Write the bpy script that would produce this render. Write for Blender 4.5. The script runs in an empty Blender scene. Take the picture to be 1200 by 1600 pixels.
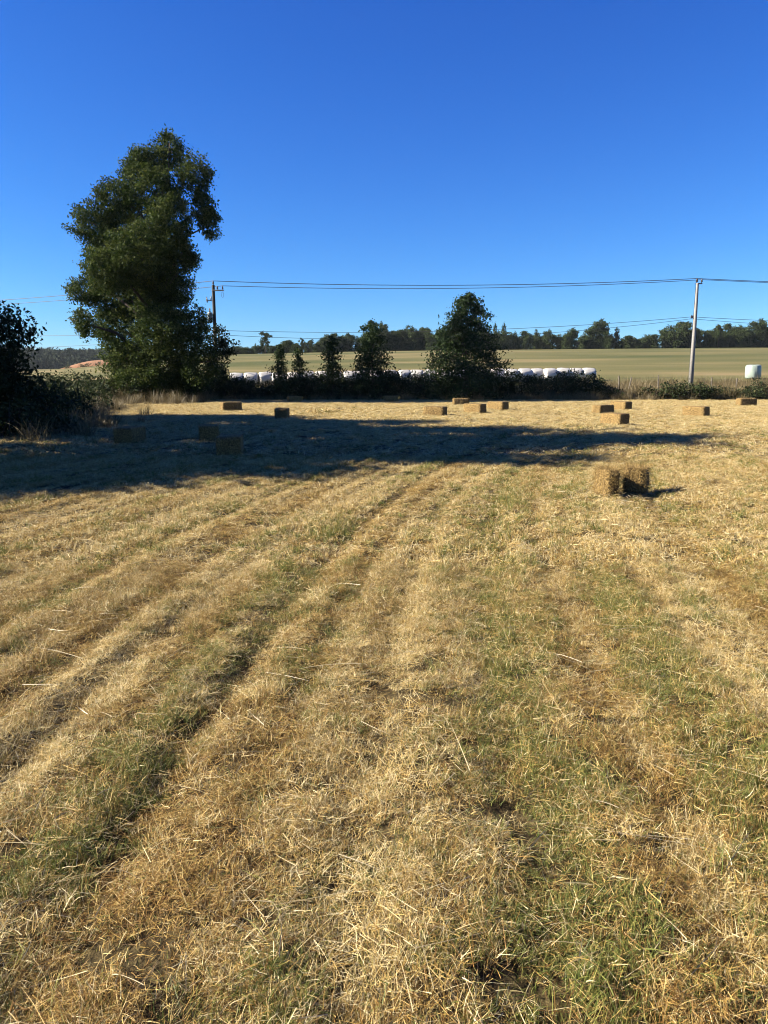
import bpy, bmesh, math
import numpy as np
from mathutils import Vector, Matrix, noise as mnoise

R = math.radians
sc = bpy.context.scene
col = sc.collection

# ------------------------------------------------------------------ camera
FPX, CAMH, HORIZON = 1204.0, 1.6, 591.0          # focal length and horizon row on a 1200 x 1600 frame
PITCH = math.atan((800 - HORIZON) / FPX)
cam = bpy.data.objects.new('camera', bpy.data.cameras.new('camera'))
col.objects.link(cam)
cam.location = (0, 0, CAMH)
cam.rotation_euler = (math.pi / 2 - PITCH, 0, 0)
cam.data.sensor_fit = 'VERTICAL'
cam.data.sensor_height = 24.0
cam.data.lens = 24.0 * FPX / 1600.0
cam.data.clip_start = 0.05
cam.data.clip_end = 6000
sc.camera = cam

# ------------------------------------------------------------------ sky, sun, exposure
SUN_EL, SUN_BACK = R(30), R(4)                   # sun to the left, a little behind the camera
to_sun = Vector((-math.cos(SUN_BACK) * math.cos(SUN_EL), -math.sin(SUN_BACK) * math.cos(SUN_EL), math.sin(SUN_EL)))
world = bpy.data.worlds.new('World')
sc.world = world
world.use_nodes = True
wn, wl = world.node_tree.nodes, world.node_tree.links
wn.clear()
sky = wn.new('ShaderNodeTexSky')
sky.sky_type = 'NISHITA'
sky.sun_disc = False
sky.sun_elevation = SUN_EL
sky.sun_rotation = math.atan2(to_sun.x, to_sun.y)
sky.altitude = 300
sky.air_density = 1.0
sky.dust_density = 0.0
sky.ozone_density = 1.0
EXPOSURE = 2.2
# the camera's rendering of a clear sky: one tone curve per channel over the whole dome
sep_s = wn.new('ShaderNodeSeparateColor')
com_s = wn.new('ShaderNodeCombineColor')
wl.new(sky.outputs[0], sep_s.inputs[0])
def wmath(op, a, b):
    q = wn.new('ShaderNodeMath')
    q.operation = op
    wl.new(a, q.inputs[0])
    q.inputs[1].default_value = b
    return q.outputs[0]
for ch, (gain, gam) in enumerate(((.72, 1.62), (1.12, 1.30), (1.65, .90))):
    v_ = wmath('POWER', wmath('MULTIPLY', sep_s.outputs[ch], .1), gam)
    wl.new(wmath('MULTIPLY', v_, gain * 10 / 2 ** EXPOSURE), com_s.inputs[ch])
bg = wn.new('ShaderNodeBackground')
bg.inputs['Strength'].default_value = 0.1
wo = wn.new('ShaderNodeOutputWorld')
wl.new(com_s.outputs[0], bg.inputs['Color'])
wl.new(bg.outputs[0], wo.inputs['Surface'])
sun = bpy.data.objects.new('sun', bpy.data.lights.new('sun', 'SUN'))
col.objects.link(sun)
sun.data.energy = 5.0
sun.data.angle = R(0.5)
sun.data.color = (1.0, 0.90, 0.74)
sun.rotation_euler = (-to_sun).to_track_quat('-Z', 'Y').to_euler()
sun.location = to_sun * 60
sc.view_settings.view_transform = 'Standard'
sc.view_settings.look = 'None'
sc.view_settings.gamma = 1.0
sc.view_settings.use_curve_mapping = False
sc.view_settings.exposure = EXPOSURE
sc.cycles.pixel_filter_type = 'BLACKMAN_HARRIS'
sc.cycles.filter_width = 1.05
sc.cycles.use_denoising = True
sc.cycles.max_bounces = 5
sc.cycles.diffuse_bounces = 1
sc.cycles.transmission_bounces = 4
sc.cycles.transparent_max_bounces = 4

# ------------------------------------------------------------------ helpers
def ray(u, v):
    a, b = (u - 600) / FPX, -(v - 800) / FPX
    return a, math.cos(PITCH) + b * math.sin(PITCH), -math.sin(PITCH) + b * math.cos(PITCH)

def on_ground(u, v, z=0.0):
    a, dy, dz = ray(u, v)
    t = (z - CAMH) / dz
    return Vector((a * t, dy * t, z))

def at_depth(u, v, Y):
    a, dy, dz = ray(u, v)
    t = Y / dy
    return Vector((a * t, Y, CAMH + dz * t))

def tag(o, label=None, cat=None, group=None, kind=None):
    for k, v in (('label', label), ('category', cat), ('group', group), ('kind', kind)):
        if v:
            o[k] = v
    return o

def empty(name, loc, rz=0.0):
    o = bpy.data.objects.new(name, None)
    col.objects.link(o)
    o.empty_display_size = 0.2
    o.location = loc
    o.rotation_euler = (0, 0, rz)
    return o

def link(name, me, mat=None, parent=None, smooth=False):
    if mat and not me.materials:
        me.materials.append(mat)
    if smooth:
        me.polygons.foreach_set('use_smooth', np.ones(len(me.polygons), dtype=bool))
    o = bpy.data.objects.new(name, me)
    col.objects.link(o)
    if parent:
        o.parent = parent
    return o

def quads_mesh(name, V, n, tint=None):
    """V: (faces*n, 3) unshared vertices; every n of them a face"""
    V = np.ascontiguousarray(V, dtype=np.float32)
    nf = len(V) // n
    me = bpy.data.meshes.new(name)
    me.vertices.add(len(V))
    me.vertices.foreach_set('co', V.ravel())
    me.loops.add(len(V))
    me.loops.foreach_set('vertex_index', np.arange(len(V), dtype=np.int32))
    me.polygons.add(nf)
    me.polygons.foreach_set('loop_start', np.arange(nf, dtype=np.int32) * n)
    if tint is not None:
        at = me.attributes.new('tint', 'FLOAT', 'POINT')
        at.data.foreach_set('value', np.repeat(np.asarray(tint, np.float32), n))
    me.update(calc_edges=True)
    return me

def indexed_mesh(name, V, F, tint=None):
    me = bpy.data.meshes.new(name)
    me.from_pydata([tuple(v) for v in V], [], [tuple(f) for f in F])
    if tint is not None:
        at = me.attributes.new('tint', 'FLOAT', 'POINT')
        at.data.foreach_set('value', np.asarray(tint, np.float32))
    me.update()
    return me

def unit(v):
    return v / np.maximum(np.linalg.norm(v, axis=1, keepdims=True), 1e-9)

def tubes(name, paths, sides=7):
    """paths: list of [(point, radius), ...]; joined into one mesh"""
    V, F = [], []
    for path in paths:
        base = len(V)
        pts = [Vector(p) for p, r in path]
        for i, (p, r) in enumerate(path):
            d = (pts[min(i + 1, len(pts) - 1)] - pts[max(i - 1, 0)]).normalized()
            a = d.orthogonal().normalized() if abs(d.z) > 0.99 else d.cross(Vector((0, 0, 1))).normalized()
            b = d.cross(a)
            for k in range(sides):
                t = 2 * math.pi * k / sides
                V.append(pts[i] + a * (math.cos(t) * r) + b * (math.sin(t) * r))
        for i in range(len(path) - 1):
            for k in range(sides):
                k2 = (k + 1) % sides
                F.append((base + i * sides + k, base + i * sides + k2, base + (i + 1) * sides + k2, base + (i + 1) * sides + k))
        F.append([base + k for k in range(sides)][::-1])
        F.append([base + (len(path) - 1) * sides + k for k in range(sides)])
    return indexed_mesh(name, V, F)

# ------------------------------------------------------------------ materials
def new_mat(name):
    m = bpy.data.materials.new(name)
    m.use_nodes = True
    m.node_tree.nodes.clear()
    return m, m.node_tree.nodes, m.node_tree.links

ALBEDO = .62                                      # all base colours, set against the exposure

def ramp(nodes, stops):
    stops = [(p_, tuple(q * ALBEDO for q in c_)) for p_, c_ in stops]
    r = nodes.new('ShaderNodeValToRGB')
    el = r.color_ramp.elements
    while len(el) > 1:
        el.remove(el[-1])
    el[0].position, el[0].color = stops[0][0], (*stops[0][1], 1)
    for p, c in stops[1:]:
        e = el.new(p)
        e.color = (*c, 1)
    return r

def leaf_mat(name, stops, transl=0.25, rough=0.5, spec=0.3, k=1.0):
    stops = [(p_, tuple(q * k for q in c_)) for p_, c_ in stops]
    m, n, l = new_mat(name)
    at = n.new('ShaderNodeAttribute'); at.attribute_name = 'tint'
    rp = ramp(n, stops)
    l.new(at.outputs['Fac'], rp.inputs[0])
    p = n.new('ShaderNodeBsdfPrincipled')
    p.inputs['Roughness'].default_value = rough
    p.inputs['Specular IOR Level'].default_value = spec
    t = n.new('ShaderNodeBsdfTranslucent')
    mx = n.new('ShaderNodeMixShader'); mx.inputs[0].default_value = transl
    o = n.new('ShaderNodeOutputMaterial')
    l.new(rp.outputs[0], p.inputs['Base Color']); l.new(rp.outputs[0], t.inputs['Color'])
    l.new(p.outputs[0], mx.inputs[1]); l.new(t.outputs[0], mx.inputs[2]); l.new(mx.outputs[0], o.inputs[0])
    return m

def noise_mat(name, stops, scale=(1, 1, 1), nscale=5.0, detail=6, rough=0.8, bump=0.0, bump_dist=0.02, spec=0.3, coords='Object', distortion=0.0):
    m, n, l = new_mat(name)
    tc = n.new('ShaderNodeTexCoord')
    mp = n.new('ShaderNodeMapping'); mp.inputs['Scale'].default_value = scale
    nz = n.new('ShaderNodeTexNoise')
    nz.inputs['Scale'].default_value = nscale; nz.inputs['Detail'].default_value = detail; nz.inputs['Distortion'].default_value = distortion
    rp = ramp(n, stops)
    p = n.new('ShaderNodeBsdfPrincipled')
    p.inputs['Roughness'].default_value = rough
    p.inputs['Specular IOR Level'].default_value = spec
    o = n.new('ShaderNodeOutputMaterial')
    l.new(tc.outputs[coords], mp.inputs[0]); l.new(mp.outputs[0], nz.inputs['Vector']); l.new(nz.outputs['Fac'], rp.inputs[0])
    l.new(rp.outputs[0], p.inputs['Base Color']); l.new(p.outputs[0], o.inputs[0])
    if bump:
        b = n.new('ShaderNodeBump'); b.inputs['Strength'].default_value = bump; b.inputs['Distance'].default_value = bump_dist
        l.new(nz.outputs['Fac'], b.inputs['Height']); l.new(b.outputs[0], p.inputs['Normal'])
    return m

M_leaf_big = leaf_mat('broadleaf', [(0, (.020, .040, .010)), (.55, (.054, .084, .020)), (1, (.135, .155, .036))], .3, .75, .08, k=0.9)
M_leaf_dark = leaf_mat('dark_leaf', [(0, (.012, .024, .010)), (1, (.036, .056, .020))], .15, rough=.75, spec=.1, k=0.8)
M_leaf_young = leaf_mat('young_tree_leaf', [(0, (.020, .042, .014)), (.8, (.045, .075, .026)), (1, (.10, .12, .03))], .2, rough=.75, spec=.1, k=0.95)
M_leaf_far = leaf_mat('ridge_tree_leaf', [(0, (.022, .040, .014)), (1, (.062, .080, .028))], .15, rough=.75, spec=.1, k=1.15)
M_leaf_wood = leaf_mat('distant_wood_leaf', [(0, (.018, .034, .018)), (1, (.045, .065, .032))], .1, rough=.75, spec=.1, k=0.8)
M_bramble = leaf_mat('bramble_leaf', [(0, (.016, .030, .012)), (.7, (.050, .070, .024)), (1, (.15, .135, .065))], .2, rough=.75, spec=.1, k=0.85)
M_bark = noise_mat('bark', [(.3, (.03, .023, .017)), (.7, (.085, .066, .05))], (6, 6, 1), 3, rough=.9, bump=.5)
M_dry = leaf_mat('mown_grass_blade', [(0, (.062, .092, .018)), (.12, (.145, .180, .036)), (.235, (.33, .31, .088)), (.27, (.15, .075, .02)), (.42, (.32, .18, .05)), (.62, (.54, .37, .108)), (.85, (.73, .57, .26)), (1, (.90, .78, .47))], .25, .55, .2, k=1.02)
M_straw = leaf_mat('long_straw', [(0, (.48, .36, .16)), (1, (.76, .66, .43))], .15, .4, .4, k=0.66)
M_tall = leaf_mat('tall_dry_grass', [(0, (.13, .11, .045)), (.5, (.33, .25, .11)), (1, (.55, .44, .24))], .25, k=0.62)
M_bale = noise_mat('baled_straw', [(.30, (.035, .02, .007)), (.43, (.135, .085, .028)), (.55, (.28, .185, .064)), (.72, (.46, .33, .135))], (1, 2.2, 1.4), 26, 8, .9, 1.0, .04)
M_bale_ends = leaf_mat('bale_straw_ends', [(0, (.10, .062, .018)), (.5, (.32, .21, .07)), (1, (.54, .40, .165))], .15, .6, .2)
M_twine = noise_mat('twine', [(.3, (.30, .20, .09)), (.7, (.45, .32, .16))], nscale=40)
M_wrap = noise_mat('white_bale_wrap', [(.3, (.46, .45, .43)), (.7, (.62, .60, .56))], (1, 5, 1), 3, rough=.32, bump=.25, bump_dist=.05, spec=.5)
M_wrap_green = noise_mat('pale_green_bale_wrap', [(.3, (.27, .34, .30)), (.7, (.34, .40, .36))], (5, 5, 1), 3, rough=.32, bump=.2, bump_dist=.05, spec=.5)
M_wood = noise_mat('creosoted_wood', [(.3, (.035, .028, .022)), (.7, (.085, .07, .055))], (8, 8, .6), 3, rough=.85, bump=.3)
M_conc = noise_mat('concrete_pole', [(.3, (.30, .29, .27)), (.7, (.40, .385, .36))], (1, 1, 1), 6, rough=.85, bump=.15)
M_steel = noise_mat('galvanised_steel', [(.3, (.22, .23, .24)), (.7, (.34, .35, .36))], nscale=12, rough=.5)
M_ceramic = noise_mat('insulator_ceramic', [(.3, (.10, .06, .045)), (.7, (.16, .10, .08))], nscale=6, rough=.25, spec=.5)
M_tank = noise_mat('transformer_paint', [(.3, (.20, .24, .24)), (.7, (.30, .34, .33))], nscale=6, rough=.5)
M_wire = noise_mat('line_wire', [(.3, (.03, .03, .035)), (.7, (.06, .06, .065))], nscale=6, rough=.6)
M_post = noise_mat('weathered_post', [(.3, (.10, .085, .065)), (.7, (.22, .19, .15))], (8, 8, 1), 4, rough=.9, bump=.3)
M_soil = noise_mat('orange_soil', [(.3, (.22, .10, .042)), (.7, (.30, .15, .068))], nscale=.15, rough=.95)

# ------------------------------------------------------------------ terrain
RX = [-900, -300, -106, -55, 0, 40, 130, 900]
RZ = [2.0, 3.0, 4.6, 9.2, 10.5, 10.9, 11.6, 12.5]
HEDGE_Y = 58.0

def swath(x, y):
    """row coordinate of the mowing swaths, which bend away to the side"""
    yy = np.minimum(y, 16.0)
    return x - (0.0105 * yy * yy + np.maximum(y - 16.0, 0) * 0.336)

def smooth_noise(x, y, seed=0):
    rg = np.random.default_rng(seed)
    s = 0
    for k in range(7):
        a = rg.uniform(0, 6.28); f = rg.uniform(.6, 1.6); p = rg.uniform(0, 6.28)
        b = rg.uniform(0, 6.28); q = rg.uniform(0, 6.28)
        s = s + np.sin(f * (x * np.cos(a) + y * np.sin(a)) + p + 1.3 * np.sin(.7 * f * (x * np.cos(b) + y * np.sin(b)) + q))
    return s / 7 * 2.0

def rut(s):
    return np.exp(-((s + 1.02) / .13) ** 2) + .9 * np.exp(-((s - .40) / .10) ** 2) + .5 * np.exp(-((s + 2.75) / .14) ** 2) + .4 * np.exp(-((s + 4.3) / .16) ** 2) + .4 * np.exp(-((s - 2.6) / .15) ** 2)

def ridges(x, y):
    """low raked ridges running with the mowing rows"""
    s = swath(x, y) + .04 * smooth_noise(x * .9, y * .9, 61)
    a = np.clip((30 - y) / 14, 0, 1) * np.clip((13 - np.abs(x)) / 3, 0, 1)
    return a * (.0105 * np.sin(s * 17.0 + 1.0) * np.clip(.8 + .5 * smooth_noise(s * 1.2, y * .5, 62), .1, 1.4) + .007 * np.sin(s * 9.6))

def height(x, y):
    x = np.asarray(x, float); y = np.asarray(y, float)
    rz = np.interp(x * 260.0 / np.clip(y, 62, 260), RX, RZ)
    t = np.clip((y - 61.0) / 199.0, 0, 1)
    z = rz * t ** .75
    near = np.clip((60 - y) / 10, 0, 1)
    s = swath(x, y)
    z = z + near * (-.042 * rut(s) + .012 * smooth_noise(x * 1.6, y * 1.6, 3) + .012 * np.sin(s * 4.4) + ridges(x, y))
    z = z + .05 * smooth_noise(x * .06, y * .06, 8) * np.clip((y - 62) / 30, 0, 1)
    return z

def h1(x, y):
    return float(height(x, y))

def axis(stops):
    out = []
    for a, b, d in stops:
        out.extend(np.arange(a, b - 1e-6, d))
    out.append(stops[-1][1])
    return np.array(out)

gx = axis([(-900, -120, 60), (-120, -40, 8), (-40, -14, 1.3), (-14, -6, .09), (-6, 6, .05), (6, 14, .09), (14, 40, 1.3), (40, 120, 8), (120, 900, 60)])
gy = axis([(-60, -6, 6), (-6, 1, .5), (1, 8, .1), (8, 20, .25), (20, 32, .5), (32, 62, 1.0), (62, 90, 2), (90, 270, 6), (270, 1500, 60)])
X, Y = np.meshgrid(gx, gy)
Z = height(X, Y) - .016 * (Y < 60)                # the soil lies just under the thatch
nx, ny = len(gx), len(gy)
V = np.stack([X.ravel(), Y.ravel(), Z.ravel()], 1)
ii = (np.arange(ny - 1)[:, None] * nx + np.arange(nx - 1)[None, :]).ravel()
F = np.stack([ii, ii + 1, ii + nx + 1, ii + nx], 1)
me = bpy.data.meshes.new('ground')
me.vertices.add(len(V)); me.vertices.foreach_set('co', V.astype(np.float32).ravel())
me.loops.add(len(F) * 4); me.loops.foreach_set('vertex_index', F.astype(np.int32).ravel())
me.polygons.add(len(F)); me.polygons.foreach_set('loop_start', np.arange(len(F), dtype=np.int32) * 4)
me.update(calc_edges=True)

m, n, l = new_mat('field_ground')
geo = n.new('ShaderNodeNewGeometry')
sep = n.new('ShaderNodeSeparateXYZ'); l.new(geo.outputs['Position'], sep.inputs[0])
# mown thatch: fine fibres
n1 = n.new('ShaderNodeTexNoise'); n1.inputs['Scale'].default_value = 28; n1.inputs['Detail'].default_value = 8
l.new(geo.outputs['Position'], n1.inputs['Vector'])
r1 = ramp(n, [(.25, (.016, .011, .006)), (.5, (.06, .045, .02)), (.75, (.15, .115, .052))])
l.new(n1.outputs['Fac'], r1.inputs[0])
# pasture on the slope beyond the hedge
mp = n.new('ShaderNodeMapping'); mp.inputs['Scale'].default_value = (.02, .07, .05); l.new(geo.outputs['Position'], mp.inputs[0])
n2 = n.new('ShaderNodeTexNoise'); n2.inputs['Scale'].default_value = 1; n2.inputs['Detail'].default_value = 7; l.new(mp.outputs[0], n2.inputs['Vector'])
r2 = ramp(n, [(.32, (.072, .084, .028)), (.5, (.124, .120, .047)), (.58, (.165, .145, .062)), (.68, (.27, .205, .105))])
l.new(n2.outputs['Fac'], r2.inputs[0])
mr = n.new('ShaderNodeMapRange'); mr.inputs['From Min'].default_value = 59; mr.inputs['From Max'].default_value = 63
l.new(sep.outputs['Y'], mr.inputs['Value'])
mx = n.new('ShaderNodeMix'); mx.data_type = 'RGBA'
l.new(mr.outputs[0], mx.inputs[0]); l.new(r1.outputs[0], mx.inputs[6]); l.new(r2.outputs[0], mx.inputs[7])
p = n.new('ShaderNodeBsdfPrincipled'); p.inputs['Roughness'].default_value = .95; p.inputs['Specular IOR Level'].default_value = .1
l.new(mx.outputs[2], p.inputs['Base Color'])
bp = n.new('ShaderNodeBump'); bp.inputs['Strength'].default_value = .8; bp.inputs['Distance'].default_value = .03
l.new(n1.outputs['Fac'], bp.inputs['Height']); l.new(bp.outputs[0], p.inputs['Normal'])
o = n.new('ShaderNodeOutputMaterial'); l.new(p.outputs[0], o.inputs[0])
tag(link('ground', me, m, smooth=True), 'mown hay field rising to a pasture slope behind the hedge', 'ground', kind='structure')

# ------------------------------------------------------------------ grass and straw clumps
def blades(rg, P, L, W, az, el, curl, tint, seg=3):
    """curved strips. P (N,3) roots, L length, W width, az/el direction, curl = bend in radians along the blade"""
    N = len(P)
    side = np.stack([-np.sin(az), np.cos(az), np.zeros(N)], 1)
    roll = rg.uniform(-1.1, 1.1, N)
    hx, hy = np.cos(az), np.sin(az)
    cur = P.copy()
    e = el.copy()
    rows = []
    for k in range(seg + 1):
        d = np.stack([hx * np.cos(e), hy * np.cos(e), np.sin(e)], 1)
        nrm = np.cross(side, d)
        sd = side * np.cos(roll)[:, None] + nrm * np.sin(roll)[:, None]
        w = W * (1 - (k / seg) ** 2 * .85) * .5
        rows.append((cur - sd * w[:, None], cur + sd * w[:, None]))
        cur = cur + d * (L / seg)[:, None]
        e = e + curl / seg
    Vq = []
    for k in range(seg):
        a, b = rows[k]; c, d2 = rows[k + 1]
        Vq.append(np.stack([a, b, d2, c], 1))
    Vq = np.stack(Vq, 1).reshape(-1, 3)
    return Vq, np.repeat(tint, seg)

def clump(name, seed, n_up, n_flat, rad, wscale, up_len, flat_len, mat, tint_rng, fl_tint, green=.05, seg=2):
    rg = np.random.default_rng(seed)
    def disc(k):
        r = rad * np.sqrt(rg.random(k)); a = rg.uniform(0, 6.283, k)
        return np.stack([r * np.cos(a), r * np.sin(a), np.zeros(k)], 1)
    parts, tt = [], []
    def mixg(t_, f):
        return np.where(rg.random(len(t_)) < f, .235 * rg.random(len(t_)), .27 + .73 * t_)
    if n_up:
        # stubble grows in little tufts
        nt = max(3, n_up // 14)
        tp = disc(nt); ti = rg.integers(0, nt, n_up)
        P = tp[ti] + np.concatenate([rg.normal(0, .010 * (1 + 2 * rad), (n_up, 2)), np.zeros((n_up, 1))], 1)
        P[:, 2] -= .008
        L = rg.uniform(*up_len, n_up) * np.repeat(rg.uniform(.7, 1.2, nt), 1)[ti]
        v, t = blades(rg, P, L, rg.uniform(.0018, .0042, n_up) * wscale, rg.uniform(0, 6.283, n_up), rg.uniform(.85, 1.57, n_up), rg.uniform(-1.1, .2, n_up),
                      mixg(np.clip(rg.normal(np.mean(tint_rng), (tint_rng[1] - tint_rng[0]) / 2.2, n_up) + rg.normal(0, .14, nt)[ti], 0, 1), green), seg)
        parts.append(v); tt.append(t)
    if n_flat:
        P = disc(n_flat); P[:, 2] = np.abs(rg.normal(.010, .022, n_flat))
        v, t = blades(rg, P, rg.gamma(3, (flat_len[1]) / 3, n_flat).clip(flat_len[0], flat_len[1] * 3), rg.uniform(.0015, .0045, n_flat) * wscale, rg.uniform(0, 6.283, n_flat),
                      rg.normal(.12, .28, n_flat), rg.normal(-.15, .7, n_flat), mixg(np.clip(rg.normal(np.mean(fl_tint), (fl_tint[1] - fl_tint[0]) / 2.2, n_flat), 0, 1), green * .4), seg)
        parts.append(v); tt.append(t)
    me = quads_mesh(name, np.concatenate(parts), 4, np.concatenate(tt))
    me.materials.append(mat)
    return me

def source_collection(name, meshes):
    c = bpy.data.collections.new(name)                   # never linked to the scene: only a source of clumps
    for k, me in enumerate(meshes):
        c.objects.link(bpy.data.objects.new('%s_%02d' % (name, k), me))
    return c

def scatter(name, collection, P, rz, scl, idx, label, cat, tilt=None):
    me = bpy.data.meshes.new(name)
    N = len(P)
    me.vertices.add(N); me.vertices.foreach_set('co', np.asarray(P, np.float32).ravel())
    rot = np.zeros((N, 3), np.float32); rot[:, 2] = rz
    if tilt is not None:
        rot[:, :2] = tilt
    a = me.attributes.new('rot', 'FLOAT_VECTOR', 'POINT'); a.data.foreach_set('vector', rot.ravel())
    a = me.attributes.new('scl', 'FLOAT_VECTOR', 'POINT'); a.data.foreach_set('vector', np.asarray(scl, np.float32).ravel())
    a = me.attributes.new('idx', 'INT', 'POINT'); a.data.foreach_set('value', np.asarray(idx, np.int32))
    o = bpy.data.objects.new(name, me); col.objects.link(o)
    g = bpy.data.node_groups.new(name, 'GeometryNodeTree')
    g.interface.new_socket('Geometry', in_out='INPUT', socket_type='NodeSocketGeometry')
    g.interface.new_socket('Geometry', in_out='OUTPUT', socket_type='NodeSocketGeometry')
    nd, lk = g.nodes, g.links
    gi, go = nd.new('NodeGroupInput'), nd.new('NodeGroupOutput')
    ci = nd.new('GeometryNodeCollectionInfo')
    ci.inputs['Collection'].default_value = collection
    ci.inputs['Separate Children'].default_value = True
    ci.inputs['Reset Children'].default_value = True
    ip = nd.new('GeometryNodeInstanceOnPoints'); ip.inputs['Pick Instance'].default_value = True
    def attr(nm, ty):
        q = nd.new('GeometryNodeInputNamedAttribute'); q.data_type = ty; q.inputs['Name'].default_value = nm
        return [s for s in q.outputs if s.enabled and s.name == 'Attribute'][0]
    e2r = nd.new('FunctionNodeEulerToRotation')
    lk.new(attr('rot', 'FLOAT_VECTOR'), e2r.inputs[0])
    lk.new(gi.outputs[0], ip.inputs['Points']); lk.new(ci.outputs[0], ip.inputs['Instance'])
    lk.new(attr('idx', 'INT'), ip.inputs['Instance Index']); lk.new(e2r.outputs[0], ip.inputs['Rotation'])
    lk.new(attr('scl', 'FLOAT_VECTOR'), ip.inputs['Scale']); lk.new(ip.outputs[0], go.inputs[0])
    o.modifiers.new('scatter', 'NODES').node_group = g
    return tag(o, label, cat, kind='stuff')

rg = np.random.default_rng(11)

def field_points(y0, y1, dens, margin, rows=None):
    """random points on the field between two depths, as wide as the lens sees plus a margin"""
    half = y1 * .52 + margin
    k = int(dens * 2 * half * (y1 - y0))
    x = rg.uniform(-half, half, k); y = rg.uniform(y0, y1, k)
    keep = np.abs(x) < y * .52 + margin
    return x[keep], y[keep]

def bands(s, centres, width):
    g = 0
    for c in centres:
        g = g + np.exp(-((s - c) / width) ** 4)
    return g

OUT = [c for c in np.arange(-20, 28, 1.45) if c < -4 or c > 3.4]

def along(x, y, fs, fy, seed):
    """noise drawn out along the mowing rows"""
    return smooth_noise(swath(x, y) * fs, y * fy, seed)

def green_mask(x, y):
    s = swath(x, y) + .05 * smooth_noise(x * .9, y * .9, 21)
    g = 1.05 * bands(s, [-1.20], .19) + 1.05 * bands(s, [.48], .23) * np.clip(1.3 - y / 14, .35, 1) + .95 * bands(s, [1.38], .20)
    g = g + .6 * bands(s, [-2.75, 2.75], .18) + .5 * bands(s, [-.28], .07) * np.clip((y - 4) / 4, 0, 1) + .5 * bands(s, OUT, .17)
    g = g + .5 * np.clip(np.sin(s * 17.0 + .4), 0, 1) * np.clip(.4 + .6 * along(x, y, 1.5, .5, 34), 0, 1)
    g = g * np.clip(.75 + .55 * along(x, y, 7, .8, 33) + .3 * smooth_noise(x * 5, y * 3, 36), .1, 1.5) + .2 * np.clip(along(x, y, 6, .9, 5), 0, 1)
    return np.clip(g, 0, 1)

def pale_mask(x, y):
    s = swath(x, y) + .05 * smooth_noise(x, y, 14)
    g = bands(s, [-.10, -1.68, 1.88, -3.35], .20) + .9 * bands(s, [c + .62 for c in OUT], .2) + .75 * np.clip(np.sin(s * 17.0 + 2.6), 0, 1)
    return np.clip(g * np.clip(.75 + .5 * along(x, y, 7, .7, 44), .1, 1.3), 0, 1)

def brown_mask(x, y):
    s = swath(x, y) + .05 * smooth_noise(x, y, 15)
    g = .9 * bands(s, [-.72, .92, -2.2, -3.9, 2.35], .18) + .8 * bands(s, [c + .3 for c in OUT], .16) + .5 * np.clip(np.sin(s * 17.0 - .6), 0, 1)
    return np.clip(.15 + g * np.clip(.8 + .5 * along(x, y, 6, .7, 46), .15, 1.3) + .4 * along(x, y, 8, 1.0, 55), .03, .95)

def field_layer(name, y0, y1, dens, margin, coll, nv, scale, label):
    """coll holds nv dry, nv brown, nv pale and nv green clumps, in that order"""
    x, y = field_points(y0, y1, dens, margin)
    g, pm, u = green_mask(x, y) * np.clip(1.5 - y / 24, .15, 1), pale_mask(x, y), rg.random(len(x))
    brown = brown_mask(x, y)
    kind = np.where(u < np.clip(g * .9, 0, .64), 3, np.where(rg.random(len(x)) < pm * .65 + np.clip((y - 14) / 18, 0, .8), 2, np.where(rg.random(len(x)) < brown, 1, 0)))
    idx = kind * nv + rg.integers(0, nv, len(x))
    s = rg.uniform(.8, 1.2, len(x)) * scale
    hz = s * np.where(kind == 3, .85 + .1 * g, .68) * (1 - .15 * np.clip(rut(swath(x, y)), 0, 1)) * np.clip(1 + .35 * smooth_noise(x * 2.5, y * 2.5, 71) + .35 * smooth_noise(x * 9, y * 9, 72), .4, 1.9) * (.48 if y0 > 12 else 1)
    P = np.stack([x, y, height(x, y)], 1)
    rz = rg.uniform(0, 6.283, len(x))
    wy = -np.arctan((height(x + .03, y) - height(x - .03, y)) / .06)      # lean with the ground across the rows
    wx = np.arctan((height(x, y + .03) - height(x, y - .03)) / .06)
    tilt = np.stack([wx * np.cos(rz) + wy * np.sin(rz), -wx * np.sin(rz) + wy * np.cos(rz)], 1) + rg.normal(0, .12 if y0 < 5 else .08, (len(x), 2))
    scatter(name, coll, P, rz, np.stack([s, s, hz], 1), idx, label, 'grass', tilt)

NV = 4
near = []
for k in range(NV): near.append(clump('d', 100 + k, 230, 140, .12, .50, (.025, .065), (.012, .045), M_dry, (.1, .92), (.02, .92), .15, 3))
for k in range(NV): near.append(clump('b', 200 + k, 150, 170, .12, .55, (.025, .065), (.012, .036), M_dry, (.0, .6), (0, .6), .12, 3))
for k in range(NV): near.append(clump('p', 300 + k, 240, 110, .12, .50, (.03, .075), (.02, .06), M_dry, (.4, 1.0), (.35, 1.0), .16, 3))
for k in range(NV): near.append(clump('g', 400 + k, 220, 90, .11, .60, (.025, .075), (.012, .045), M_dry, (.1, .85), (.1, .9), .86, 3))
c_near = source_collection('near_clump', near)
mid = []
for k in range(NV): mid.append(clump('d', 500 + k, 75, 40, .14, 1.1, (.03, .08), (.02, .06), M_dry, (.25, .95), (.2, .95), .13))
for k in range(NV): mid.append(clump('b', 600 + k, 50, 60, .14, 1.1, (.02, .06), (.02, .05), M_dry, (.0, .62), (.0, .62), .10))
for k in range(NV): mid.append(clump('p', 700 + k, 80, 28, .14, 1.15, (.035, .085), (.03, .08), M_dry, (.5, 1), (.5, 1), .08))
for k in range(NV): mid.append(clump('g', 800 + k, 80, 20, .13, 1.15, (.03, .085), (.02, .06), M_dry, (.2, .85), (.2, .9), .86))
c_mid = source_collection('mid_clump', mid)

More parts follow.
